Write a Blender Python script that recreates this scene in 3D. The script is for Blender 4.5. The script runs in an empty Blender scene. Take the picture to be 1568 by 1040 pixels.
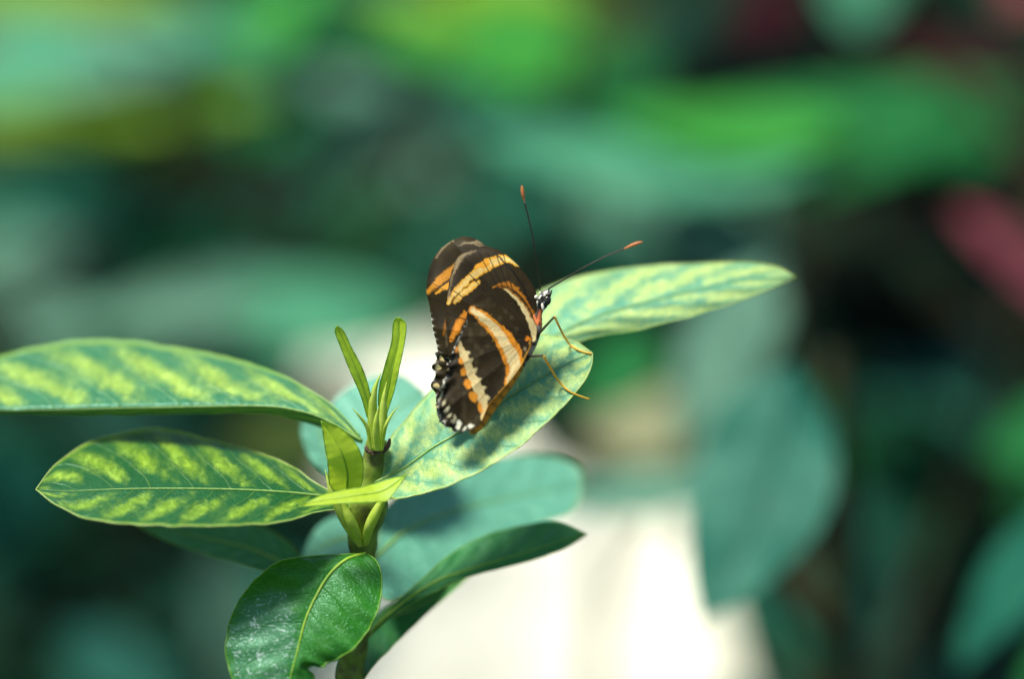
import bpy, math, random
import numpy as np
from mathutils import Vector, Matrix
rng = random.Random(7)
nrng = np.random.default_rng(5)
SC = bpy.context.scene
COL = SC.collection
CM = 0.01

# ------------------------------------------------------------------ camera
PITCH = math.radians(25.0)
CAM = np.array([0.0, 0.0, 80.0])            # cm
cam_d = bpy.data.cameras.new('camera')
cam = bpy.data.objects.new('camera', cam_d); COL.objects.link(cam)
cam_d.lens = 100; cam_d.sensor_width = 36; cam_d.clip_start = 0.02; cam_d.clip_end = 200
cam.location = Vector(CAM * CM)
cam.rotation_euler = (math.pi / 2 - PITCH, 0, 0)
cam_d.dof.use_dof = True
cam_d.dof.focus_distance = 56.0 * CM
cam_d.dof.aperture_fstop = 3.3
SC.camera = cam

# ------------------------------------------------------------------ sky, sun, exposure
SUN_TO = Vector((-0.36, 0.12, 0.92)).normalized()
world = bpy.data.worlds.new('World'); SC.world = world; world.use_nodes = True
wn = world.node_tree
sky = wn.nodes.new('ShaderNodeTexSky'); sky.sky_type = 'NISHITA'; sky.sun_disc = False
sky.sun_elevation = math.asin(SUN_TO.z)
sky.sun_rotation = math.atan2(SUN_TO.x, SUN_TO.y)
bgn = wn.nodes['Background']; bgn.inputs[1].default_value = 0.085
wn.links.new(sky.outputs[0], bgn.inputs[0])
sl = bpy.data.lights.new('sun', 'SUN'); sl.energy = 4.2; sl.angle = math.radians(16.0); sl.color = (1.0, 0.95, 0.84)
sun = bpy.data.objects.new('sun', sl); COL.objects.link(sun)
sun.rotation_euler = (-SUN_TO).to_track_quat('-Z', 'Y').to_euler()
SC.view_settings.view_transform = 'Standard'; SC.view_settings.look = 'None'
SC.view_settings.gamma = 1.0; SC.view_settings.use_curve_mapping = False
SC.view_settings.exposure = 0.95
SC.render.engine = 'CYCLES'
SC.cycles.use_denoising = True
SC.cycles.max_bounces = 8; SC.cycles.transmission_bounces = 6

# ------------------------------------------------------------------ helpers
FW = np.array([0, math.cos(PITCH), -math.sin(PITCH)]); UP = np.array([0, math.sin(PITCH), math.cos(PITCH)])
def P(px, py, d):
    """the place in the world (metres) seen along a line of sight at a depth of d cm"""
    px = np.asarray(px, float); py = np.asarray(py, float); d = np.asarray(d, float)
    x = (px - 784) / 1568 * 0.36; y = (520 - py) / 1568 * 0.36
    r = CAM + d[..., None] * (FW + y[..., None] * UP)
    r[..., 0] += d * x
    return r * CM
def P1(px, py, d): return P(np.array(px), np.array(py), np.array(float(d)))

def spline(pts, n):
    """points evenly spread along a smooth curve through pts"""
    pts = np.asarray(pts, float)
    if len(pts) == 2:
        t = np.linspace(0, 1, n)[:, None]; return pts[0] * (1 - t) + pts[1] * t
    e = np.vstack([2 * pts[0] - pts[1], pts, 2 * pts[-1] - pts[-2]])
    out = []
    for i in range(1, len(e) - 2):
        p0, p1, p2, p3 = e[i - 1:i + 3]
        for t in np.linspace(0, 1, 16, endpoint=False):
            out.append(0.5 * (2 * p1 + (p2 - p0) * t + (2 * p0 - 5 * p1 + 4 * p2 - p3) * t * t + (3 * p1 - p0 - 3 * p2 + p3) * t ** 3))
    out.append(pts[-1]); out = np.array(out)
    s = np.r_[0, np.cumsum(np.linalg.norm(np.diff(out[:, :2], axis=0), axis=1))]
    q = np.linspace(0, s[-1], n)
    return np.stack([np.interp(q, s, out[:, k]) for k in range(out.shape[1])], 1)

def link(name, verts, faces, mats, parent=None, smooth=True, uv=None, mi=None, color=None):
    me = bpy.data.meshes.new(name)
    me.from_pydata([tuple(v) for v in verts], [], [tuple(int(i) for i in f) for f in faces])
    for m in (mats if isinstance(mats, (list, tuple)) else [mats]): me.materials.append(m)
    if smooth: me.polygons.foreach_set('use_smooth', [True] * len(me.polygons))
    if mi is not None: me.polygons.foreach_set('material_index', mi)
    if uv is not None:
        L = me.uv_layers.new(name='UVMap')
        idx = np.empty(len(me.loops), int); me.loops.foreach_get('vertex_index', idx)
        L.data.foreach_set('uv', np.asarray(uv, float)[idx].ravel())
    if color is not None:
        a = me.color_attributes.new('pattern', 'FLOAT_COLOR', 'POINT')
        a.data.foreach_set('color', np.c_[color, np.ones(len(color))].ravel())
    me.update()
    o = bpy.data.objects.new(name, me); COL.objects.link(o)
    if parent is not None:
        o.parent = parent; o.matrix_parent_inverse = parent.matrix_basis.inverted() if parent.type == 'EMPTY' else parent.matrix_parent_inverse.copy()
    return o
def put(o, parent):
    """parent without moving"""
    o.parent = parent
    o.matrix_parent_inverse = Matrix.Translation(-parent.location) if parent.type == 'EMPTY' else Matrix.Identity(4)

def thing(name, label, cat, loc, group=None):
    o = bpy.data.objects.new(name, None); COL.objects.link(o); o.location = loc
    o.empty_display_size = 0.02
    o['label'] = label; o['category'] = cat
    if group: o['group'] = group
    return o

def tube(path, radii, seg=10, cap=True):
    """a bent tube with a radius per point, rings joined into one skin"""
    path = np.asarray(path, float); n = len(path)
    T = np.gradient(path, axis=0); T /= np.linalg.norm(T, axis=1)[:, None] + 1e-12
    ref = np.array([0.0, 0.3, 1.0]) if abs(T[0][2]) < 0.8 else np.array([1.0, 0.2, 0])
    N = np.cross(T[0], ref); N /= np.linalg.norm(N)
    V = []; F = []
    for i in range(n):
        N = N - T[i] * np.dot(N, T[i]); N /= np.linalg.norm(N); B = np.cross(T[i], N)
        for k in range(seg):
            a = 2 * math.pi * k / seg
            V.append(path[i] + radii[i] * (math.cos(a) * N + math.sin(a) * B))
    for i in range(n - 1):
        for k in range(seg):
            F.append((i * seg + k, i * seg + (k + 1) % seg, (i + 1) * seg + (k + 1) % seg, (i + 1) * seg + k))
    if cap:
        F.append(tuple(range(seg))[::-1]); F.append(tuple((n - 1) * seg + k for k in range(seg)))
    return V, F

# ------------------------------------------------------------------ materials
class NT:
    def __init__(s, name):
        s.m = bpy.data.materials.new(name); s.m.use_nodes = True; s.t = s.m.node_tree
        s.b = s.t.nodes['Principled BSDF']; s.out = s.t.nodes['Material Output']
    def n(s, typ, **kw):
        x = s.t.nodes.new(typ)
        for k, v in kw.items(): setattr(x, k, v)
        return x
    def l(s, a, b): s.t.links.new(a, b)
    def set(s, sock, v):
        if isinstance(v, bpy.types.NodeSocket): s.l(v, sock)
        else: sock.default_value = v
    def math(s, op, a, b=0.0, c=None, clamp=False):
        x = s.n('ShaderNodeMath', operation=op); x.use_clamp = clamp
        s.set(x.inputs[0], a); s.set(x.inputs[1], b)
        if c is not None: s.set(x.inputs[2], c)
        return x.outputs[0]
    def step(s, v, a, b):
        x = s.n('ShaderNodeMapRange', interpolation_type='SMOOTHSTEP')
        s.set(x.inputs[0], v); x.inputs[1].default_value = a; x.inputs[2].default_value = b
        return x.outputs[0]
    def mix(s, f, a, b, mode='MIX'):
        x = s.n('ShaderNodeMix', data_type='RGBA', blend_type=mode)
        s.set(x.inputs[0], f); s.set(x.inputs[6], a if isinstance(a, bpy.types.NodeSocket) else (*a, 1)); s.set(x.inputs[7], b if isinstance(b, bpy.types.NodeSocket) else (*b, 1))
        return x.outputs[2]
    def noise(s, vec, scale, detail=3, rough=0.55, dist=0.0, dim='3D', w=None):
        x = s.n('ShaderNodeTexNoise', noise_dimensions='4D' if w is not None else dim)
        if vec is not None: s.l(vec, x.inputs['Vector'])
        if w is not None: s.set(x.inputs['W'], w)
        x.inputs['Scale'].default_value = scale; x.inputs['Detail'].default_value = detail
        x.inputs['Roughness'].default_value = rough; x.inputs['Distortion'].default_value = dist
        return x.outputs[0]

def leaf_material(name, dark, light, lit=(0.30, 0.50, 0.03), veins=7, blotch=1.0, slant=1.5, lo=0.15, hi=0.9, rough=0.34, trans=0.3,
                  scuff=0.0, bump=0.5, chaos=1.0, spec=0.38, bias=0.0, ulen=3.0, det=1.0):
    k = NT(name)
    tc = k.n('ShaderNodeTexCoord'); sep = k.n('ShaderNodeSeparateXYZ'); k.l(tc.outputs['UV'], sep.inputs[0])
    u, v = sep.outputs[0], sep.outputs[1]
    oi = k.n('ShaderNodeObjectInfo'); seed = k.math('MULTIPLY', oi.outputs['Random'], 37.0)
    a = k.math('ABSOLUTE', k.math('SUBTRACT', k.math('MULTIPLY', v, 2.0), 1.0))
    mp = k.n('ShaderNodeMapping'); k.l(tc.outputs['UV'], mp.inputs[0]); mp.inputs['Scale'].default_value = (ulen, 1.0, 1)
    nA = k.noise(mp.outputs[0], 3.4, 3, 0.6, 0.6, w=seed)
    nB = k.noise(mp.outputs[0], 13.0, 5, 0.7, 0.5, w=seed)
    nD = k.noise(mp.outputs[0], 6.5, 2, 0.5, 0.8, w=seed)
    nC = k.noise(mp.outputs[0], 42.0, 3, 0.6, 0.0, w=seed)
    side = k.math('MULTIPLY', k.math('GREATER_THAN', v, 0.5), 0.45)
    ph = k.math('ADD', k.math('SUBTRACT', k.math('MULTIPLY', u, float(veins)), k.math('MULTIPLY', a, slant)), side)
    ph = k.math('ADD', ph, k.math('MULTIPLY', k.math('SUBTRACT', nA, 0.5), 1.1 * chaos))
    cs = k.math('COSINE', k.math('MULTIPLY', ph, 2 * math.pi))
    aw = k.math('ADD', a, k.math('MULTIPLY', k.math('SUBTRACT', nD, 0.5), 0.7 * chaos))
    ctr, hw = (lo + hi) / 2, (hi - lo) / 2
    q_ = k.math('DIVIDE', k.math('SUBTRACT', aw, ctr), hw)
    win = k.math('SUBTRACT', 1.0, k.math('MULTIPLY', q_, q_))
    bl = k.math('ADD', k.math('MULTIPLY', cs, 0.75), k.math('MULTIPLY', win, 1.0))
    bl = k.math('ADD', bl, k.math('MULTIPLY', k.math('SUBTRACT', nB, 0.5), 2.6))
    bl = k.math('ADD', bl, k.math('MULTIPLY', k.math('SUBTRACT', nD, 0.5), 3.2 * chaos))
    bl = k.math('MULTIPLY', k.step(bl, -0.55 + bias, 2.3 + bias), k.step(a, 0.0, 0.12))
    bl = k.math('MULTIPLY', bl, blotch, clamp=True)
    rim = k.math('MULTIPLY', k.step(a, 0.9, 0.99), 0.55)
    base = k.mix(nA, tuple(c * 0.72 for c in dark), tuple(c * 1.25 for c in dark))
    lt = k.mix(k.step(nC, 0.35, 0.7), tuple(c * 0.72 for c in light), light)
    lt = k.mix(k.step(nB, 0.45, 0.75), lt, tuple(min(0.8, c * 1.25 + 0.05) for c in light))
    colr = k.mix(bl, base, lt)
    colr = k.mix(rim, colr, light)
    # fine darker net of small veins and specks
    vn = k.n('ShaderNodeTexVoronoi', feature='DISTANCE_TO_EDGE'); k.l(mp.outputs[0], vn.inputs['Vector']); vn.inputs['Scale'].default_value = 24
    net = k.math('SUBTRACT', 1.0, k.step(vn.outputs[0], 0.0, 0.10))
    colr = k.mix(k.math('MULTIPLY', net, 0.22 * det), colr, tuple(min(1, c * 1.7 + 0.01) for c in dark))
    ph2 = k.math('ADD', k.math('SUBTRACT', k.math('MULTIPLY', u, float(veins)), k.math('MULTIPLY', k.math('POWER', a, 1.25), slant)), side)
    ph2 = k.math('ADD', ph2, k.math('MULTIPLY', k.math('SUBTRACT', nA, 0.5), 0.35))
    line = k.math('ABSOLUTE', k.math('COSINE', k.math('MULTIPLY', ph2, math.pi)))
    lat = k.math('SUBTRACT', 1.0, k.step(line, 0.0, 0.11))
    colr = k.mix(k.math('MULTIPLY', lat, 0.30 * det), colr, tuple(min(1, 0.5 * (c + l) + 0.03) for c, l in zip(dark, light)))
    nE = k.noise(mp.outputs[0], 30.0, 1, 0.4, 0.0, w=k.math('ADD', seed, 9.0))
    colr = k.mix(k.math('MULTIPLY', k.step(nE, 0.74, 0.78), 0.6 * det), colr, (0.10, 0.075, 0.03))
    pale_specks = k.math('MULTIPLY', k.step(nC, 0.60, 0.72), k.step(nD, 0.5, 0.75))
    colr = k.mix(k.math('MULTIPLY', pale_specks, 0.12 * det), colr, (0.55, 0.62, 0.52))  # fine pale speckles mixed into the colour
    k.set(k.b.inputs['Roughness'], k.math('ADD', k.math('MULTIPLY', nB, 0.28), rough - 0.10))
    k.b.inputs['Specular IOR Level'].default_value = spec; k.b.inputs['Specular Tint'].default_value = (0.55, 1.0, 0.88, 1)
    if scuff:
        # dried scuff marks: pale scratches over a patch of painted blue-green gloss
        mp2 = k.n('ShaderNodeMapping'); k.l(tc.outputs['UV'], mp2.inputs[0]); mp2.inputs['Scale'].default_value = (34, 14, 1); mp2.inputs['Rotation'].default_value = (0, 0, 0.5)
        sc = k.noise(mp2.outputs[0], 1.3, 4, 0.7, 1.6)
        dx = k.math('DIVIDE', k.math('SUBTRACT', u, 0.66), 0.27); dy = k.math('DIVIDE', k.math('SUBTRACT', v, 0.25), 0.26)
        r2 = k.math('ADD', k.math('MULTIPLY', dx, dx), k.math('MULTIPLY', dy, dy))
        r2 = k.math('ADD', r2, k.math('MULTIPLY', k.math('SUBTRACT', nB, 0.5), 1.6))
        patch = k.math('SUBTRACT', 1.0, k.step(r2, 0.4, 1.15))
        sm = k.math('MULTIPLY', k.math('MULTIPLY', k.step(sc, 0.55, 0.66), patch), scuff)
        colr = k.mix(k.math('MULTIPLY', patch, 0.35), colr, (0.09, 0.24, 0.17))
        colr = k.mix(sm, colr, (0.55, 0.68, 0.60))
    k.l(colr, k.b.inputs['Base Color'])
    h = k.math('ADD', k.math('MULTIPLY', nB, 0.5), k.math('MULTIPLY', nC, 0.22))
    h = k.math('SUBTRACT', h, k.math('MULTIPLY', lat, 0.45)); h = k.math('ADD', h, k.math('MULTIPLY', net, -0.10))
    bp = k.n('ShaderNodeBump'); bp.inputs['Strength'].default_value = bump; bp.inputs['Distance'].default_value = 0.0006
    k.l(h, bp.inputs['Height']); k.l(bp.outputs[0], k.b.inputs['Normal'])
    tr = k.n('ShaderNodeBsdfTranslucent'); k.l(k.mix(0.5, k.mix(0.7, colr, lit, 'MIX'), colr), tr.inputs[0]); k.l(bp.outputs[0], tr.inputs['Normal'])
    ms = k.n('ShaderNodeMixShader'); ms.inputs[0].default_value = trans
    k.l(k.b.outputs[0], ms.inputs[1]); k.l(tr.outputs[0], ms.inputs[2]); k.l(ms.outputs[0], k.out.inputs[0])
    return k.m

def simple(name, c1, c2, scale=300.0, rough=0.6, bump=0.3, trans=0.0, dist=0.0004, spec=0.4):
    k = NT(name); tc = k.n('ShaderNodeTexCoord')
    n = k.noise(tc.outputs['Object'], scale, 5, 0.6)
    c = k.mix(k.step(n, 0.3, 0.7), c1, c2); k.l(c, k.b.inputs['Base Color'])
    k.b.inputs['Roughness'].default_value = rough; k.b.inputs['Specular IOR Level'].default_value = spec
    bp = k.n('ShaderNodeBump'); bp.inputs['Strength'].default_value = bump; bp.inputs['Distance'].default_value = dist
    k.l(n, bp.inputs['Height']); k.l(bp.outputs[0], k.b.inputs['Normal'])
    if trans:
        tr = k.n('ShaderNodeBsdfTranslucent'); k.l(c, tr.inputs[0])
        ms = k.n('ShaderNodeMixShader'); ms.inputs[0].default_value = trans
        k.l(k.b.outputs[0], ms.inputs[1]); k.l(tr.outputs[0], ms.inputs[2]); k.l(ms.outputs[0], k.out.inputs[0])
    return k.m

def painted(name, rough=0.6, trans=0.15, spec=0.3, scale=2600.0, sheen=0.0):
    k = NT(name); at = k.n('ShaderNodeVertexColor'); at.layer_name = 'pattern'
    tc = k.n('ShaderNodeTexCoord')
    n = k.noise(tc.outputs['Object'], scale, 3, 0.7); n2 = k.noise(tc.outputs['Object'], scale * 0.12, 3, 0.6)
    f = k.math('ADD', k.math('MULTIPLY', n, 0.7), k.math('MULTIPLY', n2, 0.6))
    c = k.mix(1.0, at.outputs[0], k.mix(k.step(f, 0.35, 0.95), (0.66, 0.64, 0.62), (1.25, 1.25, 1.25)), 'MULTIPLY')
    k.l(c, k.b.inputs['Base Color']); k.b.inputs['Roughness'].default_value = rough; k.b.inputs['Specular IOR Level'].default_value = spec
    k.b.inputs['Sheen Weight'].default_value = sheen; k.b.inputs['Sheen Roughness'].default_value = 0.4
    bp = k.n('ShaderNodeBump'); bp.inputs['Strength'].default_value = 0.4; bp.inputs['Distance'].default_value = 0.0001
    k.l(n, bp.inputs['Height']); k.l(bp.outputs[0], k.b.inputs['Normal'])
    tr = k.n('ShaderNodeBsdfTranslucent'); k.l(c, tr.inputs[0])
    ms = k.n('ShaderNodeMixShader'); ms.inputs[0].default_value = trans
    k.l(k.b.outputs[0], ms.inputs[1]); k.l(tr.outputs[0], ms.inputs[2]); k.l(ms.outputs[0], k.out.inputs[0])
    return k.m

M = {}
M['pale'] = leaf_material('mottled_pale_leaf', (0.085, 0.31, 0.18), (0.54, 0.70, 0.16), veins=7, blotch=0.95, lo=0.0, hi=1.1, lit=(0.34, 0.52, 0.10), rough=0.38, trans=0.34, chaos=0.9, bias=-0.2, spec=0.62, ulen=4.6)
M['mottle'] = leaf_material('mottled_leaf', (0.034, 0.17, 0.065), (0.38, 0.56, 0.06), lit=(0.24, 0.42, 0.05), bias=0.0, spec=0.6, veins=7, blotch=0.95, slant=1.7, lo=0.12, hi=0.86, rough=0.33, trans=0.3, chaos=0.65)
M['mottle_deep'] = leaf_material('mottled_deep_leaf', (0.011, 0.085, 0.016), (0.27, 0.45, 0.015), lit=(0.2, 0.38, 0.02), bias=0.35, spec=0.4, veins=8, blotch=0.95, slant=1.3, lo=0.16, hi=0.92, rough=0.32, trans=0.26, chaos=0.55)
M['glossy'] = leaf_material('glossy_green_leaf', (0.018, 0.14, 0.008), (0.045, 0.21, 0.010), veins=7, blotch=0.4, slant=1.0, rough=0.24, trans=0.2, scuff=0.9, bump=0.55)
M['plain'] = leaf_material('plain_green_leaf', (0.026, 0.17, 0.045), (0.06, 0.26, 0.05), veins=9, blotch=0.6, rough=0.32, trans=0.25)
M['young'] = leaf_material('young_lime_leaf', (0.44, 0.60, 0.03), (0.56, 0.68, 0.07), lit=(0.7, 0.85, 0.04), veins=9, blotch=0.25, rough=0.4, trans=0.5, bump=0.10)
M['teal'] = leaf_material('blue_green_leaf', (0.09, 0.29, 0.20), (0.13, 0.35, 0.24), veins=9, blotch=0.5, rough=0.30, trans=0.2)
M['rib'] = simple('pale_rib', (0.16, 0.34, 0.06), (0.30, 0.46, 0.12), 900, 0.45, 0.3, 0.2)
M['rib_lime'] = simple('lime_rib', (0.20, 0.42, 0.02), (0.34, 0.52, 0.05), 900, 0.4, 0.3, 0.25)
M['edge'] = simple('pale_leaf_edge', (0.26, 0.42, 0.08), (0.50, 0.60, 0.22), 700, 0.35, 0.2, 0.3)
M['edge_green'] = simple('green_leaf_edge', (0.12, 0.34, 0.02), (0.25, 0.45, 0.05), 700, 0.35, 0.2, 0.3)
M['stem'] = simple('stem_bark', (0.075, 0.085, 0.015), (0.19, 0.29, 0.03), 260, 0.5, 1.0, spec=0.3)
M['green_stem'] = simple('green_stem', (0.10, 0.20, 0.03), (0.22, 0.34, 0.05), 420, 0.5, 0.5)
M['scar'] = simple('leaf_scar', (0.03, 0.015, 0.012), (0.12, 0.07, 0.05), 900, 0.7, 0.8)

# ------------------------------------------------------------------ a leaf from its margins and rib
def make_leaf(name, parent, top, mid, bot, dmid, tilt=(1.5, 1.5), curl=(0.0, 0.0), mat='mottle', edge='edge', rib='rib', nu=72, nv=12,
              wav=0.03, waves=5, quilt=0.02, rib_r=0.035, edge_r=0.014, ribbed=True, notch=None, seed=0, label=None):
    T = spline(top, nu); Mi = spline(mid, nu); B = spline(bot, nu)
    d = np.interp(np.linspace(0, 1, nu), np.linspace(0, 1, len(dmid)), dmid)
    d = np.convolve(np.r_[[d[0]] * 4, d, [d[-1]] * 4], np.ones(9) / 9, 'valid')
    V = []; UVs = []
    r = np.random.default_rng(seed + 11); p0, p1 = r.uniform(0, 6.28, 2)
    us = np.linspace(0, 1, nu)
    if edge:
        for E_ in (T, B):
            nz = np.convolve(r.normal(0, 1, nu), [.2, .3, .3, .2], 'same'); nz2 = np.sin(us * r.uniform(25, 40) + r.uniform(0, 6)) + np.sin(us * r.uniform(50, 70))
            amp_ = np.sin(np.pi * us) ** 0.7; off_ = (Mi - E_); off_ = off_ / (np.linalg.norm(off_, axis=1)[:, None] + 1e-6)
            E_ += off_ * ((nz * 0.8 + nz2 * 0.35) * amp_ * min(1.0, np.linalg.norm(T - B, axis=1).max() / 110))[:, None]
    for j in range(-nv, nv + 1):
        a = abs(j) / nv; tgt = T if j > 0 else B; s = 1 if j > 0 else -1
        t_ = tilt[0] if j > 0 else tilt[1]; c_ = curl[0] if j > 0 else curl[1]
        xy = Mi + (tgt - Mi) * a
        if notch is not None: xy = notch(xy, us, a, s)
        h = (Mi[:, 1] - xy[:, 1]) / 77.8            # cm above the rib in the picture plane
        wv = wav * np.sin(us * 2 * math.pi * waves + p0 + s * p1) * a ** 2 * np.sin(np.pi * us) ** 0.5
        wv = wv + wav * 0.5 * np.sin(us * 2 * math.pi * waves * 2.3 - a * 2.5 + p1) * a
        # gentle quilting between side veins
        wv = wv + quilt * np.cos(2 * math.pi * (us * 8 - a * 1.3)) * (a * (1 - a)) * 3
        dd = d + t_ * h + c_ * a ** 2 * np.sin(np.pi * np.clip(us, 0, 1)) ** 0.6 + wv + 0.05 * a ** 0.5 * (-1)
        V.append(P(xy[:, 0], xy[:, 1], dd)); UVs.append(np.c_[us, np.full(nu, 0.5 + 0.5 * s * a)])
    W = 2 * nv + 1
    V = np.array(V); UVs = np.array(UVs)
    F = []
    for j in range(W - 1):
        for i in range(nu - 1):
            F.append((j * nu + i, j * nu + i + 1, (j + 1) * nu + i + 1, (j + 1) * nu + i))
    verts = V.reshape(-1, 3); uv = UVs.reshape(-1, 2); mi = [0] * len(F)
    if edge:
        path = np.vstack([V[0], V[-1][::-1]])
        ev, ef = tube(path[1:-1], np.full(len(path) - 2, edge_r * CM), 5, True)
        off = len(verts); verts = np.vstack([verts, np.array(ev)]); uv = np.vstack([uv, np.zeros((len(ev), 2))])
        F += [tuple(i + off for i in f) for f in ef]; mi += [1] * len(ef)
    o = link(name, verts, F, [M[mat], M[edge or 'edge']], None, True, uv, mi)
    if parent: put(o, parent)
    if label: o['label'] = label
    if ribbed:
        c = V[nv].copy(); cn = len(c)
        toward = (CAM * CM - c); toward /= np.linalg.norm(toward, axis=1)[:, None]
        c += toward * rib_r * CM * 0.35
        rr = rib_r * CM * (1.25 - 1.1 * np.linspace(0, 1, cn)); rv, rf = tube(c[:-1], rr[:-1], 7)
        m = link('midrib', rv, rf, M[rib]); put(m, o)
    return o, V

# ================================================================== THE SETTING
soil = simple('dark_soil', (0.004, 0.016, 0.010), (0.012, 0.038, 0.022), 60, 1.0, 1.0, dist=0.01, spec=0.0)
sand = simple('pale_sand', (0.66, 0.65, 0.50), (0.86, 0.85, 0.71), 14, 0.9, 0.5, dist=0.004)
def sheet(name, poly, z, m, n=1):
    o = link(name, [(x, y, z) for x, y in poly], [tuple(range(len(poly)))], m, smooth=False); o['kind'] = 'structure'; return o
sheet('ground', [(-60, -60), (60, -60), (60, 60), (-60, 60)], 0.0, soil)
def G(px, py):
    """where a line of sight meets the ground (metres)"""
    q = P1(px, py, 1.0) / CM; dvec = q - CAM; t = -CAM[2] / dvec[2]; return (CAM + dvec * t) * CM
path_px = [(470, 1250), (520, 1000), (600, 800), (560, 740), (490, 700), (450, 640), (500, 560), (590, 515), (720, 520), (760, 640), (830, 740), (960, 780), (1050, 810), (1110, 1000), (1180, 1250)]
sheet('sand_path', [tuple(G(x, y)[:2]) for x, y in spline(path_px, 60)], 0.004, sand)

# ================================================================== BACKGROUND SHRUBS
BM = {}
def bgm(key, c, rough=0.5, trans=0.3, lit=None, spec=0.05):
    c = tuple(x * 0.88 for x in c); BM[key] = key; M[key] = leaf_material('far_leaf_' + key, c, tuple(min(1, x * 1.8) for x in c), lit=lit or tuple(min(1, x * 2.2) for x in c), veins=8, blotch=0.6,
                                          rough=rough, trans=trans, bump=0.4, spec=spec, det=0.0)
bgm('blue_green', (0.014, 0.12, 0.075)); bgm('pale_teal', (0.07, 0.27, 0.15), 0.42); bgm('mid_green', (0.012, 0.12, 0.03)); bgm('bright_green', (0.05, 0.30, 0.045), 0.45, 0.4)
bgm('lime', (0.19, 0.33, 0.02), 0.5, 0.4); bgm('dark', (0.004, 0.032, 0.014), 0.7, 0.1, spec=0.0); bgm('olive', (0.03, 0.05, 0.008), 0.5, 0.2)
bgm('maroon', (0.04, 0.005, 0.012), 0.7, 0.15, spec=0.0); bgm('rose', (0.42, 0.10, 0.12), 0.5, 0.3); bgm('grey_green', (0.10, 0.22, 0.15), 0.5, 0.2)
bgm('black', (0.002, 0.005, 0.004), 0.9, 0.0, spec=0.0); bgm('fawn', (0.26, 0.27, 0.15), 0.6, 0.3); bgm('drooping', (0.012, 0.10, 0.065), 0.42, 0.2, spec=0.2); bgm('brown', (0.12, 0.09, 0.04), 0.6, 0.2); bgm('deep_teal', (0.006, 0.065, 0.045), 0.5, 0.15, spec=0.2)  # the black leaf colour stands in for shade in gaps between shrubs

def far_leaf(parent, x0, y0, x1, y1, w, dep, mat, bend=0.0, tilt=1.3, name='leaf', fat=0.8, nu=26, nv=5, label=None):
    """base -> tip, width in the photo's scale, dep = depth at base and tip (cm)"""
    a = np.array([x0, y0], float); b = np.array([x1, y1], float); ax = b - a; L = np.linalg.norm(ax); n = np.array([ax[1], -ax[0]]) / L
    if n[1] > 0: n = -n
    t = np.linspace(0, 1, 9)[:, None]
    mid = a + ax * t + n * bend * np.sin(np.pi * t)
    prof = (np.sin(np.pi * t ** fat) ** 0.85) * w / 2; prof[-1] = 0; prof[0] = 0
    top = mid + n * prof; bot = mid - n * prof
    dd = dep if isinstance(dep, (tuple, list)) else (dep, dep)
    o, V = make_leaf(name, parent, top, mid, bot, list(np.linspace(dd[0], dd[1], 4)), (tilt * dd[0] / 56, tilt * dd[0] / 56), mat=mat, edge=None, nu=nu, nv=nv, wav=0.15, waves=2, rib_r=0.09,
                     rib='rib' if False else mat, seed=int(abs(x0 + y0 * 3)) % 999, label=label)
    return P1(x0, y0, dd[0])

M['far_stem'] = simple('dark_bark', (0.008, 0.010, 0.004), (0.03, 0.03, 0.012), 200, 0.8, 0.8, spec=0.1)  # one dark bark colour for the background stems
def shrub(name, label, root_px, depth, leaves, stem_mat='far_stem', cat='shrub', group=None, tilt=1.3, r=0.5, push=0.0):
    """leaves: (x0,y0,x1,y1,width,depth,material[,bend[,tilt]]); root stands on the ground below root_px at that depth"""
    q = P1(root_px[0], root_px[1], depth); root = Vector((q[0], q[1], 0.0))
    t = thing(name, label, cat, root, group)
    top = q
    base = np.array([root.x, root.y, 0.0])
    ts = np.linspace(0, 1, 14)[:, None]
    path = base * (1 - ts) + top * ts; path[:, 0] += 0.012 * np.sin(ts[:, 0] * 7 + depth); path[:, 1] += 0.01 * np.sin(ts[:, 0] * 5)
    v, f = tube(path, (r * (1.3 - 0.7 * ts[:, 0])) * CM, 9)
    st = link('stem', v, f, M[stem_mat]); put(st, t)
    for lf in leaves:
        x0, y0, x1, y1, w, dep, mat = lf[:7]; dep = (dep[0] + push, dep[1] + push) if isinstance(dep, tuple) else dep + push; bend = lf[7] if len(lf) > 7 else 0.0; tl = lf[8] if len(lf) > 8 else tilt
        b = far_leaf(t, x0, y0, x1, y1, w, dep, mat, bend, tl, nu=15 if len(leaves) > 20 else 26, nv=3 if len(leaves) > 20 else 5)
        # a leaf stalk from the stem up to the blade
        zt = min(max(b[2] - 0.06, 0.05), path[-1][2]); k = int(np.argmin(abs(path[:, 2] - zt)))
        s0 = path[k]; mm = (s0 + b) / 2 + np.array([0, 0, -0.02])
        tt = np.linspace(0, 1, 8)[:, None]; pp = s0 * (1 - tt) ** 2 + 2 * mm * tt * (1 - tt) + b * tt ** 2
        v, f = tube(pp, np.linspace(0.28, 0.14, 8) * CM, 6); s = link('leaf_stalk', v, f, M[stem_mat]); put(s, t)
    return t

def filler(n, box, depth, mats, size=(170, 320), seed=1):
    r = random.Random(seed); out = []
    for _ in range(n):
        d = r.uniform(*depth); k = 56 / d * 1.55
        x = r.uniform(box[0], box[2]); y = r.uniform(box[1], box[3]); L = r.uniform(*size) * k; a = r.uniform(-0.5, 3.64)
        out.append((x, y, x + L * math.cos(a), y + 0.65 * L * math.sin(a), L * r.uniform(0.32, 0.45), (d, d + r.uniform(-3, 3)), r.choice(mats), r.uniform(-15, 15), r.uniform(0.6, 1.9)))
    return out

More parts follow.
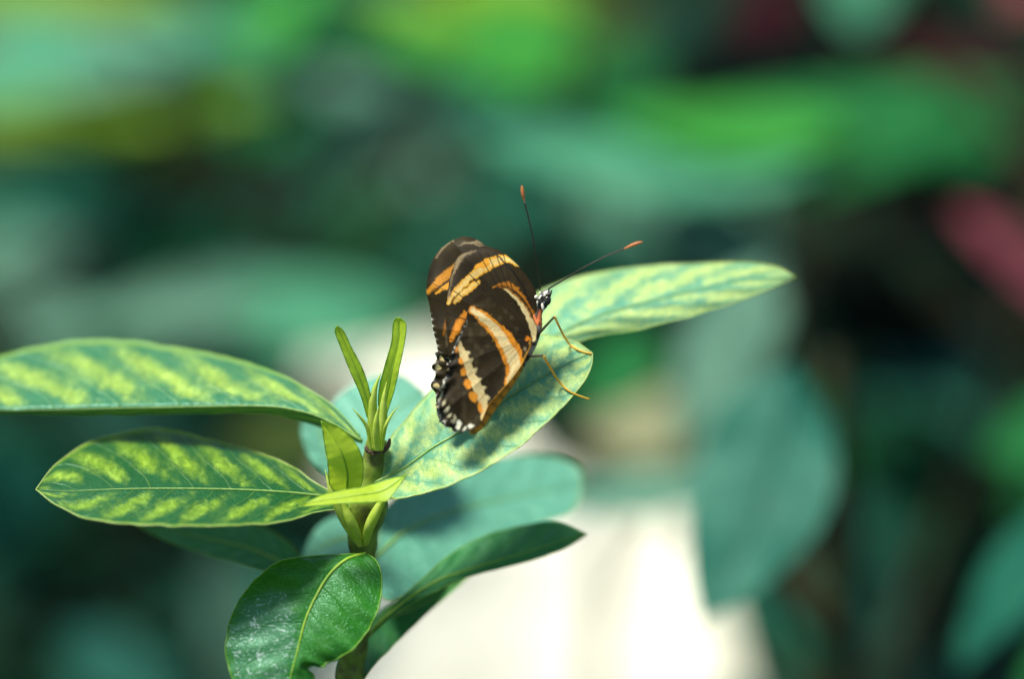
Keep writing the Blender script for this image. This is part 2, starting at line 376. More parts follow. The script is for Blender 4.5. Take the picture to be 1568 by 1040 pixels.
DK = ['blue_green', 'mid_green', 'deep_teal', 'dark', 'deep_teal']
shrub('leafy_shrub', 'hedge shrub of dim blue-green leaves filling the blurred background left of the butterfly', (200, 400), 150,
      filler(75, (-150, -150, 560, 520), (125, 165), DK + ['blue_green'], seed=3))
shrub('leafy_shrub', 'dim shrub of blue-green leaves in the blurred background straight above the butterfly', (760, 200), 190,
      filler(60, (460, -150, 1020, 400), (176, 200), ['blue_green', 'mid_green', 'deep_teal', 'grey_green', 'blue_green'], seed=4))
shrub('leafy_shrub', 'shrub of maroon leaves, with shade painted as near-black leaves, in the upper right corner', (1380, 250), 150,
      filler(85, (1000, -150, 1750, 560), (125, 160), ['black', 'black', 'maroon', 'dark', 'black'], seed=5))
shrub('leafy_shrub', 'low dark-leaved shrub in the lower right corner of the blurred background', (1420, 820), 135,
      filler(65, (1230, 480, 1750, 1180), (112, 140), ['dark', 'deep_teal', 'blue_green', 'deep_teal', 'mid_green'], seed=6))
shrub('leafy_shrub', 'low dark-leaved shrub in the lower left corner behind the mottled leaves', (150, 860), 130,
      filler(70, (-150, 560, 440, 1180), (105, 138), ['dark', 'deep_teal', 'blue_green', 'dark', 'olive'], seed=8))

shrub('broad_leaf_shrub', 'shrub with long lime and bright green leaves in the top left corner', (-120, 160), 108, [
    (-110, 130, 330, 60, 120, (100, 98), 'pale_teal', 5), (-90, 185, 430, 150, 62, (96, 97), 'lime', -8, 0.9), (300, 170, 500, -60, 90, (99, 100), 'bright_green', 10),
    (-120, -20, 330, -5, 60, (102, 102), 'lime', 5), (-90, 60, 230, 10, 46, (105, 105), 'brown', 0), (-100, 235, 240, 225, 50, (104, 104), 'olive', 0),
    (380, 90, 620, -10, 60, (112, 110), 'mid_green', 0), (-40, 300, 300, 360, 110, (112, 115), 'blue_green', 10)], push=18)
shrub('broad_leaf_shrub', 'shrub with a wide bright green leaf hanging at the top edge above the butterfly', (900, 60), 112, [
    (920, 95, 560, 55, 140, (96, 95), 'bright_green', 12, 1.0), (900, 0, 660, -30, 80, (99, 99), 'lime', 0), (460, 60, 600, 110, 90, (112, 112), 'black'),  # the near-black leaf paints in a dark gap
    (610, 160, 470, 115, 60, (104, 104), 'grey_green'), (930, 150, 640, 170, 100, (108, 106), 'deep_teal', 0), (860, 20, 1000, 10, 100, (103, 103), 'olive', 0),
    (880, 100, 1040, 130, 80, (108, 107), 'mid_green'), (700, 240, 520, 280, 90, (112, 112), 'grey_green', 10), (1180, 330, 850, 290, 110, (116, 116), 'grey_green', 0), (1010, 420, 850, 330, 90, (118, 118), 'blue_green', 0), (1150, 540, 1010, 380, 130, (119, 119), 'grey_green', 0), (640, 380, 800, 330, 80, (110, 110), 'blue_green', 8)], push=18)
shrub('broad_leaf_shrub', 'shrub with one very long green leaf, pale gloss painted as a second leaf, stretching left across the upper right', (1600, 260), 100, [
    (1560, 130, 720, 215, 165, (88, 86), 'mid_green', -55, 1.2), (1260, 250, 710, 200, 95, (85, 83), 'pale_teal', -28, 1.6), (1300, 190, 930, 170, 80, (86, 85), 'bright_green', -18, 1.3),  # the pale_teal blade stands in for the gloss on the long leaf
    (1000, 150, 1290, 60, 150, (96, 94), 'black', 0, 0.6), (1180, 140, 1500, 30, 200, (114, 114), 'black', 0), (1640, 260, 1330, 330, 190, (112, 112), 'black', 0),  # near-black leaves painted in where the foliage is in deep shade
    (1330, -90, 1310, 48, 130, (90, 89), 'pale_teal', 0, 0.5), (1560, 190, 1230, 210, 150, (92, 91), 'mid_green', -10, 1.2)], push=16)
shrub('broad_leaf_shrub', 'shrub of thin mixed-green leaves streaking far out of focus above the upper left mottled leaf', (420, 330), 116,
      [(x + 120 * math.cos(a_), y + 60 * math.sin(a_), x - 150 * math.cos(a_), y - 75 * math.sin(a_), w_, (d_, d_ + 1.5), m_, 6, t_) for x, y, a_, w_, d_, m_, t_ in
       [(60, 40, .2, 36, 112, 'pale_teal', 1), (190, 110, -.5, 40, 114, 'grey_green', 1.3), (330, 60, .9, 46, 116, 'pale_teal', .8), (420, 210, .4, 50, 120, 'mid_green', 1.2), (540, 180, 2.4, 44, 118, 'deep_teal', 1),
        (250, 250, .1, 60, 122, 'olive', 1.2), (560, 330, 2.7, 60, 122, 'mid_green', 1), (690, 170, .3, 40, 119, 'deep_teal', .7), (800, 150, 2.8, 50, 118, 'blue_green', 1.2), (650, 20, .5, 36, 110, 'lime', .9),
        (120, 440, 2.9, 60, 120, 'grey_green', 1.2), (330, 390, .3, 50, 118, 'mid_green', 1.0), (480, 520, .1, 56, 112, 'pale_teal', 1.4), (780, 40, 2.6, 40, 108, 'bright_green', 1.0), (250, 490, 3.0, 70, 114, 'pale_teal', 1.5)]])
shrub('red_leaf_plant', 'plant with dusky red strap leaves at the right edge', (1640, 420), 104, [
    (1640, 470, 1455, 315, 62, (92, 90), 'rose', 10, 0.8), (1220, -30, 1050, 130, 70, (104, 104), 'maroon', 0), (1560, 120, 1350, 70, 60, (106, 106), 'maroon', 0),
    (1620, 300, 1480, 190, 50, (100, 100), 'maroon', 0), (1480, 320, 1320, 345, 50, (102, 101), 'maroon', 0), (1600, -40, 1530, 12, 40, (100, 100), 'rose', 0, 0.5)], push=8)
shrub('broad_leaf_shrub', 'shrub with a drooping blue-green leaf hanging over the pale path right of centre', (1260, 520), 84, [
    (1215, 560, 1072, 955, 215, (76, 72), 'drooping', -18, 1.0), (1190, 400, 1040, 690, 130, (92, 90), 'grey_green', 10, 0.8),
    (1080, 640, 890, 670, 110, (98, 97), 'fawn', 0, 1.0), (1110, 740, 810, 775, 75, (84, 82), 'grey_green', 0, 1.2), (1000, 330, 1210, 400, 120, (104, 102), 'grey_green', 0), (1160, 590, 1330, 740, 110, (86, 86), 'mid_green', 0, 0.8), (1010, 520, 880, 620, 100, (92, 90), 'mid_green', 0),
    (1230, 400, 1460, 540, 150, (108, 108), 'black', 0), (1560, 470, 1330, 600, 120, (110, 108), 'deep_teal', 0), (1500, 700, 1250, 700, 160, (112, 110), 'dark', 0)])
shrub('broad_leaf_shrub', 'shrub with a slim green leaf leaning in at the bottom right corner', (1640, 860), 90, [
    (1660, 760, 1462, 1030, 100, (80, 77), 'blue_green', 10, 0.7), (1700, 620, 1500, 700, 100, (92, 92), 'mid_green', 0), (1680, 950, 1560, 1100, 90, (82, 82), 'mid_green', 0)])
shrub('broad_leaf_shrub', 'shrub whose pale teal leaves blur across the middle left behind the young shoots', (120, 420), 120, [
    (640, 490, 330, 455, 80, (94, 92), 'pale_teal', 14, 1.2), (470, 430, 130, 500, 90, (99, 98), 'grey_green', 6, 1.4), (560, 400, 300, 440, 70, (104, 102), 'mid_green', 0, 1.0), (480, 400, 120, 400, 90, (106, 106), 'mid_green', 0), (-60, 420, 160, 380, 110, (108, 108), 'grey_green', 0),
    (30, 520, 150, 470, 60, (96, 96), 'grey_green', 0), (-80, 330, 260, 330, 110, (116, 116), 'blue_green', 0), (-120, 700, 110, 760, 150, (98, 98), 'blue_green', 0, 1.0),
    (420, 1100, 330, 820, 130, (96, 96), 'grey_green', 0, 0.8), (260, 620, 60, 640, 70, (102, 102), 'deep_teal', 0)], push=16)

# ================================================================== THE SHRUB THE BUTTERFLY SITS ON
q = P1(560, 1040, 57.2)
PL = thing('mottled_leaf_shrub', 'shrub sprig in focus with yellow-mottled green leaves carrying the butterfly', 'shrub', (q[0], q[1], 0))
stem_pts = [(578, 672, 56.5), (572, 700, 56.5), (566, 735, 56.6), (556, 800, 56.7), (556, 850, 56.8), (556, 900, 56.9), (548, 960, 57.0), (535, 1040, 57.2), (530, 1150, 57.4)]
sp = spline(stem_pts, 60); path = P(sp[:, 0], sp[:, 1], sp[:, 2])
low = path[-1]; foot = np.array([q[0], q[1] + 0.01, 0.0]); ext = np.array([low * (1 - t) + foot * t for t in np.linspace(0.04, 1, 24)])
path = np.vstack([path, ext])
rad_k = np.interp(sp[:, 1], [672, 700, 740, 775, 810, 850, 900, 1040, 1150], [15, 17, 24, 38, 27, 21, 20, 22, 24]) / 77.8
rad = np.r_[rad_k, np.linspace(0.32, 0.55, 24)] * CM * 0.98
ph = np.arange(len(path)); rad *= 1 + 0.05 * np.sin(ph * 1.3) + 0.03 * np.sin(ph * 0.47 + 1)
v, f = tube(path, rad, 16); st = link('stem', v, f, M['stem']); put(st, PL)

def A_(name, *a, **k): return make_leaf(name, PL, *a, **k)
# leaf under the butterfly
leafA, VA = A_('leaf', [(573, 738), (585, 690), (620, 645), (665, 594), (720, 555), (780, 524), (830, 513), (881, 524), (907, 541)],
    [(573, 740), (616, 719), (664, 685), (703, 662), (777, 610), (816, 586), (870, 556), (907, 541)],
    [(573, 742), (598, 764), (640, 758), (700, 739), (760, 708), (810, 672), (860, 625), (892, 588), (906, 560), (907, 541)],
    [56.4, 56.2, 56.1, 56.25, 56.5], tilt=(1.05, 1.05), curl=(0.10, 0.10), mat='pale', wav=0.04, nu=110, nv=18, seed=1, rib_r=0.03)
# long leaf behind it, pointing right
A_('leaf', [(590, 700), (680, 600), (760, 500), (850, 436), (960, 411), (1100, 402), (1180, 406), (1218, 424)],
    [(590, 702), (700, 622), (800, 545), (900, 490), (1020, 455), (1130, 430), (1218, 424)],
    [(590, 704), (700, 650), (800, 575), (890, 522), (980, 504), (1080, 478), (1160, 450), (1218, 424)],
    [56.8, 57.4, 58.0, 58.3, 58.5], tilt=(1.2, 0.8), curl=(0.1, 0.2), mat='pale', nu=110, nv=14, seed=5, rib_r=0.03)
# upper left leaf
A_('leaf', [(555, 672), (520, 632), (480, 601), (400, 563), (290, 536), (160, 521), (60, 531), (-20, 553), (-90, 590)],
    [(555, 676), (500, 644), (460, 630), (400, 622), (250, 624), (150, 626), (60, 628), (-20, 625), (-90, 592)],
    [(555, 680), (510, 662), (460, 645), (400, 633), (250, 634), (150, 636), (60, 634), (-20, 630), (-90, 594)],
    [56.6, 57.0, 57.2, 57.4, 57.6], tilt=(1.5, -4.0), curl=(0.25, 0.0), mat='mottle', edge='edge_green', nu=120, nv=14, seed=9, rib_r=0.022)
# lower left leaf
A_('leaf', [(540, 770), (490, 744), (450, 717), (400, 695), (330, 676), (270, 660), (215, 658), (140, 676), (85, 712), (55, 750)],
    [(540, 772), (490, 760), (400, 752), (300, 749), (200, 749), (110, 752), (55, 750)],
    [(540, 778), (490, 784), (440, 798), (390, 804), (260, 806), (150, 798), (90, 776), (55, 750)],
    [56.5, 56.0, 55.8, 55.8, 55.9], tilt=(1.8, 1.3), curl=(0.15, -0.2), mat='mottle_deep', nu=120, nv=14, seed=4, rib_r=0.03)
# bottom leaf with a torn lower edge
def torn(xy, us, a, s):
    xy = xy.copy()
    lim = 1021 + 3 * np.sin(xy[:, 0] * 0.9) + 2 * np.sin(xy[:, 0] * 0.37)
    if s < 0: pass
    return xy
A_('leaf', [(560, 848), (575, 858), (584, 880), (582, 920), (570, 955), (545, 990), (520, 1008), (500, 1016), (494, 1022), (478, 1020), (470, 1026), (480, 1036), (478, 1060), (455, 1100)],
    [(560, 848), (530, 858), (505, 880), (486, 910), (468, 950), (455, 1000), (445, 1040), (438, 1100)],
    [(560, 848), (520, 850), (470, 853), (425, 862), (385, 895), (356, 940), (346, 990), (352, 1030), (375, 1075), (420, 1100)],
    [56.2, 55.7, 55.3, 55.0, 54.9], tilt=(0.9, 0.5), curl=(0.25, 0.3), mat='glossy', edge='edge_green', rib='rib_lime', nu=110, nv=16, seed=3, rib_r=0.034, wav=0.03,
    label='broad glossy dark green leaf with pale scuff marks and a torn lower edge')
# lower right leaf
A_('leaf', [(553, 985), (590, 940), (640, 893), (690, 850), (740, 822), (800, 806), (850, 800), (898, 819)],
    [(553, 986), (600, 938), (660, 895), (720, 872), (800, 848), (850, 832), (898, 819)],
    [(553, 988), (600, 945), (650, 915), (695, 893), (730, 880), (800, 862), (860, 842), (898, 819)],
    [57.3, 57.5, 57.8, 58.0, 58.2], tilt=(1.2, 0.5), mat='plain', edge='edge_green', rib='rib_lime', nu=90, nv=12, seed=2, rib_r=0.03)
# dark leaf below it with a straight outer edge
A_('leaf', [(556, 960), (600, 925), (650, 900), (690, 892), (712, 888), (722, 880)],
    [(552, 985), (590, 950), (640, 930), (690, 900), (722, 880)],
    [(545, 1060), (575, 1018), (620, 972), (660, 935), (700, 900), (722, 880)],
    [58.0, 58.6, 59.0], tilt=(1.0, 1.0), mat='plain', edge='edge_green', nu=50, nv=10, seed=12, label='shaded blue-green leaf')
# blurred leaves behind
A_('leaf', [(575, 850), (590, 780), (640, 735), (720, 708), (820, 697), (880, 712), (893, 742)],
    [(575, 855), (620, 815), (690, 785), (770, 765), (840, 752), (893, 742)],
    [(575, 905), (600, 920), (660, 890), (740, 845), (820, 805), (875, 785), (893, 742)],
    [58.6, 60.2, 61.3, 62.0], tilt=(1.2, 1.2), mat='teal', nu=60, nv=12, seed=6, label='pale blue-green leaf, blurred')
A_('leaf', [(560, 745), (500, 690), (505, 625), (550, 585), (610, 575), (650, 600)],
    [(560, 748), (560, 700), (580, 660), (610, 625), (650, 600)],
    [(560, 752), (620, 720), (650, 690), (665, 650), (650, 600)],
    [59.0, 60.0, 60.5], tilt=(1.2, 1.2), mat='teal', edge=None, nu=50, nv=10, seed=7)
A_('leaf', [(560, 760), (520, 740), (480, 710), (462, 670), (465, 640), (485, 622)],
    [(560, 765), (530, 735), (505, 700), (490, 660), (485, 622)],
    [(560, 770), (550, 735), (535, 690), (515, 650), (485, 622)],
    [59.0, 59.6, 60.2], tilt=(0.8, 0.8), mat='teal', edge=None, nu=50, nv=10, seed=8)
A_('leaf', [(560, 830), (540, 795), (510, 792), (480, 815), (458, 865)], [(560, 840), (530, 825), (490, 840), (458, 865)], [(560, 855), (530, 862), (490, 872), (458, 865)],
    [58.5, 59.5, 60.0], tilt=(1.2, 1.2), mat='teal', edge=None, nu=40, nv=10, seed=10)
A_('leaf', [(470, 885), (450, 840), (400, 808), (330, 795), (270, 790), (210, 805)],
    [(470, 887), (430, 862), (380, 840), (300, 822), (210, 805)],
    [(470, 890), (420, 880), (360, 862), (310, 848), (255, 828), (210, 805)],
    [58.3, 58.8, 59.2], tilt=(1.2, 1.2), mat='plain', edge='edge_green', nu=50, nv=10, seed=13)
# young leaves round the growing tip
def Y(*a, **k):
    k.setdefault('mat', 'young'); k.setdefault('edge', 'edge_green'); k.setdefault('rib', 'rib_lime')
    return make_leaf('young_leaf', PL, *a, nu=50, nv=8, wav=0.008, quilt=0.0, rib_r=0.02, edge_r=0.010, **k)
Y([(533, 760), (552, 745), (556, 710), (545, 680), (520, 655), (492, 645)], [(530, 760), (532, 725), (522, 690), (505, 662), (492, 645)], [(526, 760), (506, 745), (502, 710), (496, 675), (492, 645)],
  [56.0, 55.6, 55.6], tilt=(0.2, 0.2), seed=1)
Y([(622, 728), (600, 733), (560, 745), (520, 752), (490, 760), (457, 776)], [(622, 728), (585, 752), (540, 760), (490, 768), (457, 776)], [(622, 728), (598, 762), (588, 768), (530, 771), (480, 775), (457, 776)],
  [55.5, 55.3, 55.2], tilt=(1.4, 0.8), seed=2)
def shoot(pts, r, tipc=True, name='shoot', mat='green_tip'):
    s = spline(pts, 26); pth = P(s[:, 0], s[:, 1], s[:, 2]); u = np.linspace(0, 1, 26)
    rr = r / 77.8 * CM * (0.35 + 0.65 * np.sin(np.pi * np.clip(u * 0.85 + 0.12, 0, 1))) * (1 - 0.85 * u ** 4)
    v, f = tube(pth, rr, 8); o = link(name, v, f, M[mat]); put(o, PL); return o
M['green_tip'] = simple('young_shoot', (0.40, 0.56, 0.04), (0.56, 0.68, 0.12), 500, 0.4, 0.3, 0.3)
# the two long folded leaves standing up like horns
Y([(572, 640), (566, 600), (555, 565), (538, 532), (526, 507), (516, 499)], [(568, 642), (560, 605), (545, 565), (530, 530), (516, 499)], [(563, 642), (552, 605), (536, 568), (521, 530), (513, 508), (516, 499)], [56.1, 55.9, 55.8], tilt=(0.3, -0.8), seed=3)
Y([(590, 640), (603, 600), (612, 560), (620, 520), (621, 495), (611, 486)], [(586, 640), (594, 600), (602, 560), (611, 520), (611, 486)], [(580, 640), (580, 600), (588, 565), (599, 525), (603, 492), (611, 486)], [56.2, 56.0, 56.0], tilt=(-0.8, 0.3), seed=4)
shoot([(574, 690, 56.2), (570, 640, 56.1), (573, 600, 56.0), (583, 572, 56.0)], 8)
shoot([(580, 690, 56.1), (586, 650, 56.0), (588, 610, 55.9), (592, 585, 55.9)], 7)
shoot([(568, 690, 56.0), (562, 655, 55.9), (548, 635, 55.8), (538, 624, 55.8)], 3)
shoot([(585, 690, 56.0), (590, 655, 55.8), (602, 632, 55.8), (612, 622, 55.8)], 3)
shoot([(577, 690, 55.9), (576, 650, 55.7), (580, 622, 55.6)], 6)
shoot([(545, 830, 56.4), (528, 800, 56.0), (508, 755, 55.8), (498, 720, 55.8)], 7)
shoot([(552, 836, 56.4), (540, 806, 56.0), (526, 775, 55.9), (520, 755, 55.9)], 9)
shoot([(560, 834, 56.4), (566, 806, 56.0), (584, 770, 55.9), (600, 748, 55.7)], 9)
for pts_, r_ in [([(559, 684), (564, 692), (572, 693)], .045), ([(570, 697), (580, 690), (590, 688)], .06), ([(586, 694), (594, 684), (597, 672)], .05), ([(566, 688), (577, 684), (586, 680)], .04)]:
    s = spline(pts_, 10); v, f = tube(P(s[:, 0], s[:, 1], np.full(10, 56.24)), r_ * CM * (0.4 + 0.6 * np.sin(np.linspace(0.3, 2.9, 10))), 7)
    put(link('leaf_scar', v, f, M['scar']), PL)

# ================================================================== THE BUTTERFLY
def inside(poly, x, y):
    c = np.zeros(x.shape, bool); n = len(poly); j = n - 1
    for i in range(n):
        xi, yi = poly[i]; xj, yj = poly[j]
        c ^= ((yi > y) != (yj > y)) & (x < (xj - xi) * (y - yi) / (yj - yi + 1e-12) + xi)
        j = i
    return c
def seg_near(pts, X, closed=False):
    """distance, place along (0..1) and side of X (n,2) relative to a polyline"""
    pts = np.asarray(pts, float); 
    if closed: pts = np.vstack([pts, pts[:1]])
    A = pts[:-1]; D = np.diff(pts, axis=0); L = np.linalg.norm(D, axis=1); cum = np.r_[0, np.cumsum(L)]
    best = np.full(len(X), 1e9); tt = np.zeros(len(X)); sg = np.zeros(len(X)); near = np.zeros_like(X)
    for i in range(len(A)):
        t = np.clip(((X - A[i]) @ D[i]) / (L[i] ** 2 + 1e-12), 0, 1); q = A[i] + t[:, None] * D[i]; r = X - q; d = np.linalg.norm(r, axis=1)
        m = d < best; best[m] = d[m]; tt[m] = ((cum[i] + t * L[i]) / cum[-1])[m]; sg[m] = np.sign(D[i][0] * r[:, 1] - D[i][1] * r[:, 0])[m]; near[m] = q[m]
    return best, tt, sg, near
def vnoise(x, y, s, seed):
    r = np.random.default_rng(seed); g = r.random((64, 64)); u = x / s; v = y / s
    i = np.floor(u).astype(int); j = np.floor(v).astype(int); fu = u - i; fv = v - j; fu = fu * fu * (3 - 2 * fu); fv = fv * fv * (3 - 2 * fv)
    a = g[i % 64, j % 64]; b = g[(i + 1) % 64, j % 64]; c = g[i % 64, (j + 1) % 64]; d = g[(i + 1) % 64, (j + 1) % 64]
    return (a * (1 - fu) + b * fu) * (1 - fv) + (c * (1 - fu) + d * fu) * fv
BROWN = np.array([0.017, 0.011, 0.003]); DEEP = np.array([0.008, 0.006, 0.004]); ORANGE = np.array([0.60, 0.22, 0.014]); AMBER = np.array([0.66, 0.33, 0.03])
CREAM = np.array([0.68, 0.56, 0.27]); WHITE = np.array([0.85, 0.84, 0.72]); TAN = np.array([0.22, 0.17, 0.09]); RED = np.array([0.68, 0.20, 0.012])
class Paint:
    def __init__(s, x, y, base=(700, 500)):
        s.x, s.y = x, y; s.X = np.c_[x, y]
        # wobble so that no edge of the pattern is a ruler line
        s.Xw = s.X + np.c_[vnoise(x, y, 5, 1) - .5, vnoise(x, y, 5, 2) - .5] * 3.0 + np.c_[vnoise(x, y, 1.8, 3) - .5, vnoise(x, y, 1.8, 4) - .5] * 1.4
        n = vnoise(x, y, 14, 5)[:, None]
        s.c = BROWN * (0.75 + 0.7 * n) + np.array([0.012, 0.010, 0.003]) * vnoise(x, y, 30, 6)[:, None]
    def lay(s, m, col):
        m = np.clip(m, 0, 1)[:, None]; s.c = s.c * (1 - m) + np.asarray(col) * m
    def band(s, pts, widths, col, soft=1.8, edge=None, edge_frac=0.5, edge_side=0, amp=1.0):
        pts_s = spline(pts, 50); d, t, sg, _ = seg_near(pts_s, s.Xw); w = np.interp(t, np.linspace(0, 1, len(widths)), widths) / 2
        m = np.clip((w - d) / soft + 0.5, 0, 1) * amp
        if edge is not None:
            s.lay(m, edge)
            sd = d * sg
            if edge_side: core = np.clip((edge_frac * w - sd * edge_side) / (soft * 1.2) + 0.5, 0, 1)
            else: core = np.clip((edge_frac * w - d) / (soft * 1.3) + 0.5, 0, 1)
            s.lay(m * core, col)
        else: s.lay(m, col)
    def spot(s, cx, cy, rx, ry, col, ang=0, amp=1.0):
        dx = s.Xw[:, 0] - cx; dy = s.Xw[:, 1] - cy; c, n = math.cos(ang), math.sin(ang)
        r = np.sqrt(((dx * c + dy * n) / rx) ** 2 + ((-dx * n + dy * c) / ry) ** 2)
        s.lay(np.clip((1 - r) * min(rx, ry) / 1.9 + 0.5, 0, 1) * amp, col)
    def veins(s, root, ends, w=0.9, col=DEEP, amp=0.8, sag=6):
        for k, (ex, ey) in enumerate(ends):
            mx, my = (root[0] + ex) / 2, (root[1] + ey) / 2; L = math.hypot(ex - root[0], ey - root[1]); nx, ny = -(ey - root[1]) / L, (ex - root[0]) / L
            d, t, _, _ = seg_near(spline([root, (mx + nx * sag, my + ny * sag), (ex, ey)], 20), s.X)
            s.lay(np.clip((w - d) / 0.8 + 0.4, 0, 1) * amp, col)

def wing(name, outline, depth_fn, paint_fn, parent, step=0.9, scallop=None):
    O = spline(outline + [outline[0]], 220)[:-1]
    if scallop is not None: O = scallop(O)
    x0, y0 = O.min(0) - step * 2; x1, y1 = O.max(0) + step * 2
    gx = np.arange(x0, x1, step); gy = np.arange(y0, y1, step); GX, GY = np.meshgrid(gx, gy, indexing='ij')
    ins = inside(O, GX.ravel(), GY.ravel()).reshape(GX.shape)
    cell = ins[:-1, :-1] | ins[1:, :-1] | ins[:-1, 1:] | ins[1:, 1:]
    used = np.zeros_like(ins)
    for a in (slice(None, -1), slice(1, None)):
        for b in (slice(None, -1), slice(1, None)): used[a, b] |= cell
    out = used & ~ins
    pts = np.c_[GX.ravel(), GY.ravel()].copy(); ou = np.where(out.ravel())[0]
    _, _, _, near = seg_near(O, pts[ou], True); pts[ou] = near
    idx = -np.ones(GX.size, int); us = np.where(used.ravel())[0]; idx[us] = np.arange(len(us)); I = idx.reshape(GX.shape)
    ci, cj = np.where(cell); F = np.c_[I[ci, cj], I[ci + 1, cj], I[ci + 1, cj + 1], I[ci, cj + 1]]
    X = pts[us]; dist, _, _, _ = seg_near(O, X, True)
    d = depth_fn(X[:, 0], X[:, 1], dist)
    p = Paint(X[:, 0], X[:, 1]); paint_fn(p, dist)
    o = link(name, P(X[:, 0], X[:, 1], d), F, M['wing'], color=np.clip(p.c, 0, 1)); put(o, parent)
    return o
M['wing'] = painted('wing_scales', 0.55, 0.22, 0.12)
M['fur'] = painted('body_scales', 0.7, 0.0, 0.2, 1800)
q = P1(790, 575, 56.1)
BF = thing('butterfly', 'dark brown butterfly with orange and cream wing bands resting wings folded on the mottled leaf', 'butterfly', q)
ROOT = np.array([818., 515.])
def body_d(x, y): return 55.35 + (650 - y) / 170 * 0.45
def rib_wave(x, y, n, amp, pw=2.0, ph=0.0):
    dx = ROOT[0] - x; dy = y - ROOT[1]; a = np.arctan2(dy, dx); r = np.hypot(dx, dy) / 160
    return amp * np.abs(np.sin(a * n + ph)) * r ** pw
def dNH(x, y, m):
    r = np.hypot(x - ROOT[0], y - ROOT[1]) / 160
    edge = np.exp(-m / 9) * np.clip((705 - x) / 25, 0, 1)
    return body_d(x, y) - 0.10 - 0.25 * r + 0.16 * r ** 2 + rib_wave(x, y, 9, 0.05, 1.6) + edge * 0.09 * np.sin(np.arctan2(y - 510, 815 - x) * 44)
def dNF(x, y, m):
    r = np.hypot(x - ROOT[0], y - ROOT[1]) / 160
    return body_d(x, np.minimum(y, 560)) + 0.02 - 0.18 * r + 0.20 * r ** 2 + rib_wave(x, y, 8, 0.05, 1.6, 0.6) + 0.10 * np.exp(-m / 5) * r
def dFF(x, y, m): return dNF(x, y, m) + 0.07 + 0.22 * np.clip((760 - x) / 110, 0, 1.2)
def dFH(x, y, m):
    r = np.hypot(x - ROOT[0], y - ROOT[1]) / 160
    return body_d(x, y) + 0.30 + 0.1 * r + np.exp(-m / 9) * 0.035 * np.sin(y * 0.38)
def ruffle(O):
    """scalloped outer margin of the hindwing"""
    c = O.mean(0); out = O.copy(); s = np.r_[0, np.cumsum(np.linalg.norm(np.diff(O, axis=0), axis=1))]
    w = np.clip((698 - O[:, 0]) / 14, 0, 1) * np.clip((O[:, 1] - 535) / 15, 0, 1) + np.clip((O[:, 1] - 650) / 4, 0, 1) * np.clip((735 - O[:, 0]) / 8, 0, 1)
    w = np.clip(w, 0, 1); dirv = O - c; dirv /= np.linalg.norm(dirv, axis=1)[:, None]
    tri = np.abs(((s / 13.0) % 1) - 0.5) * 2
    return out + dirv * ((tri - 0.5) * 6.5 * w + w * 1.3 * np.sin(s * 1.7))[:, None]
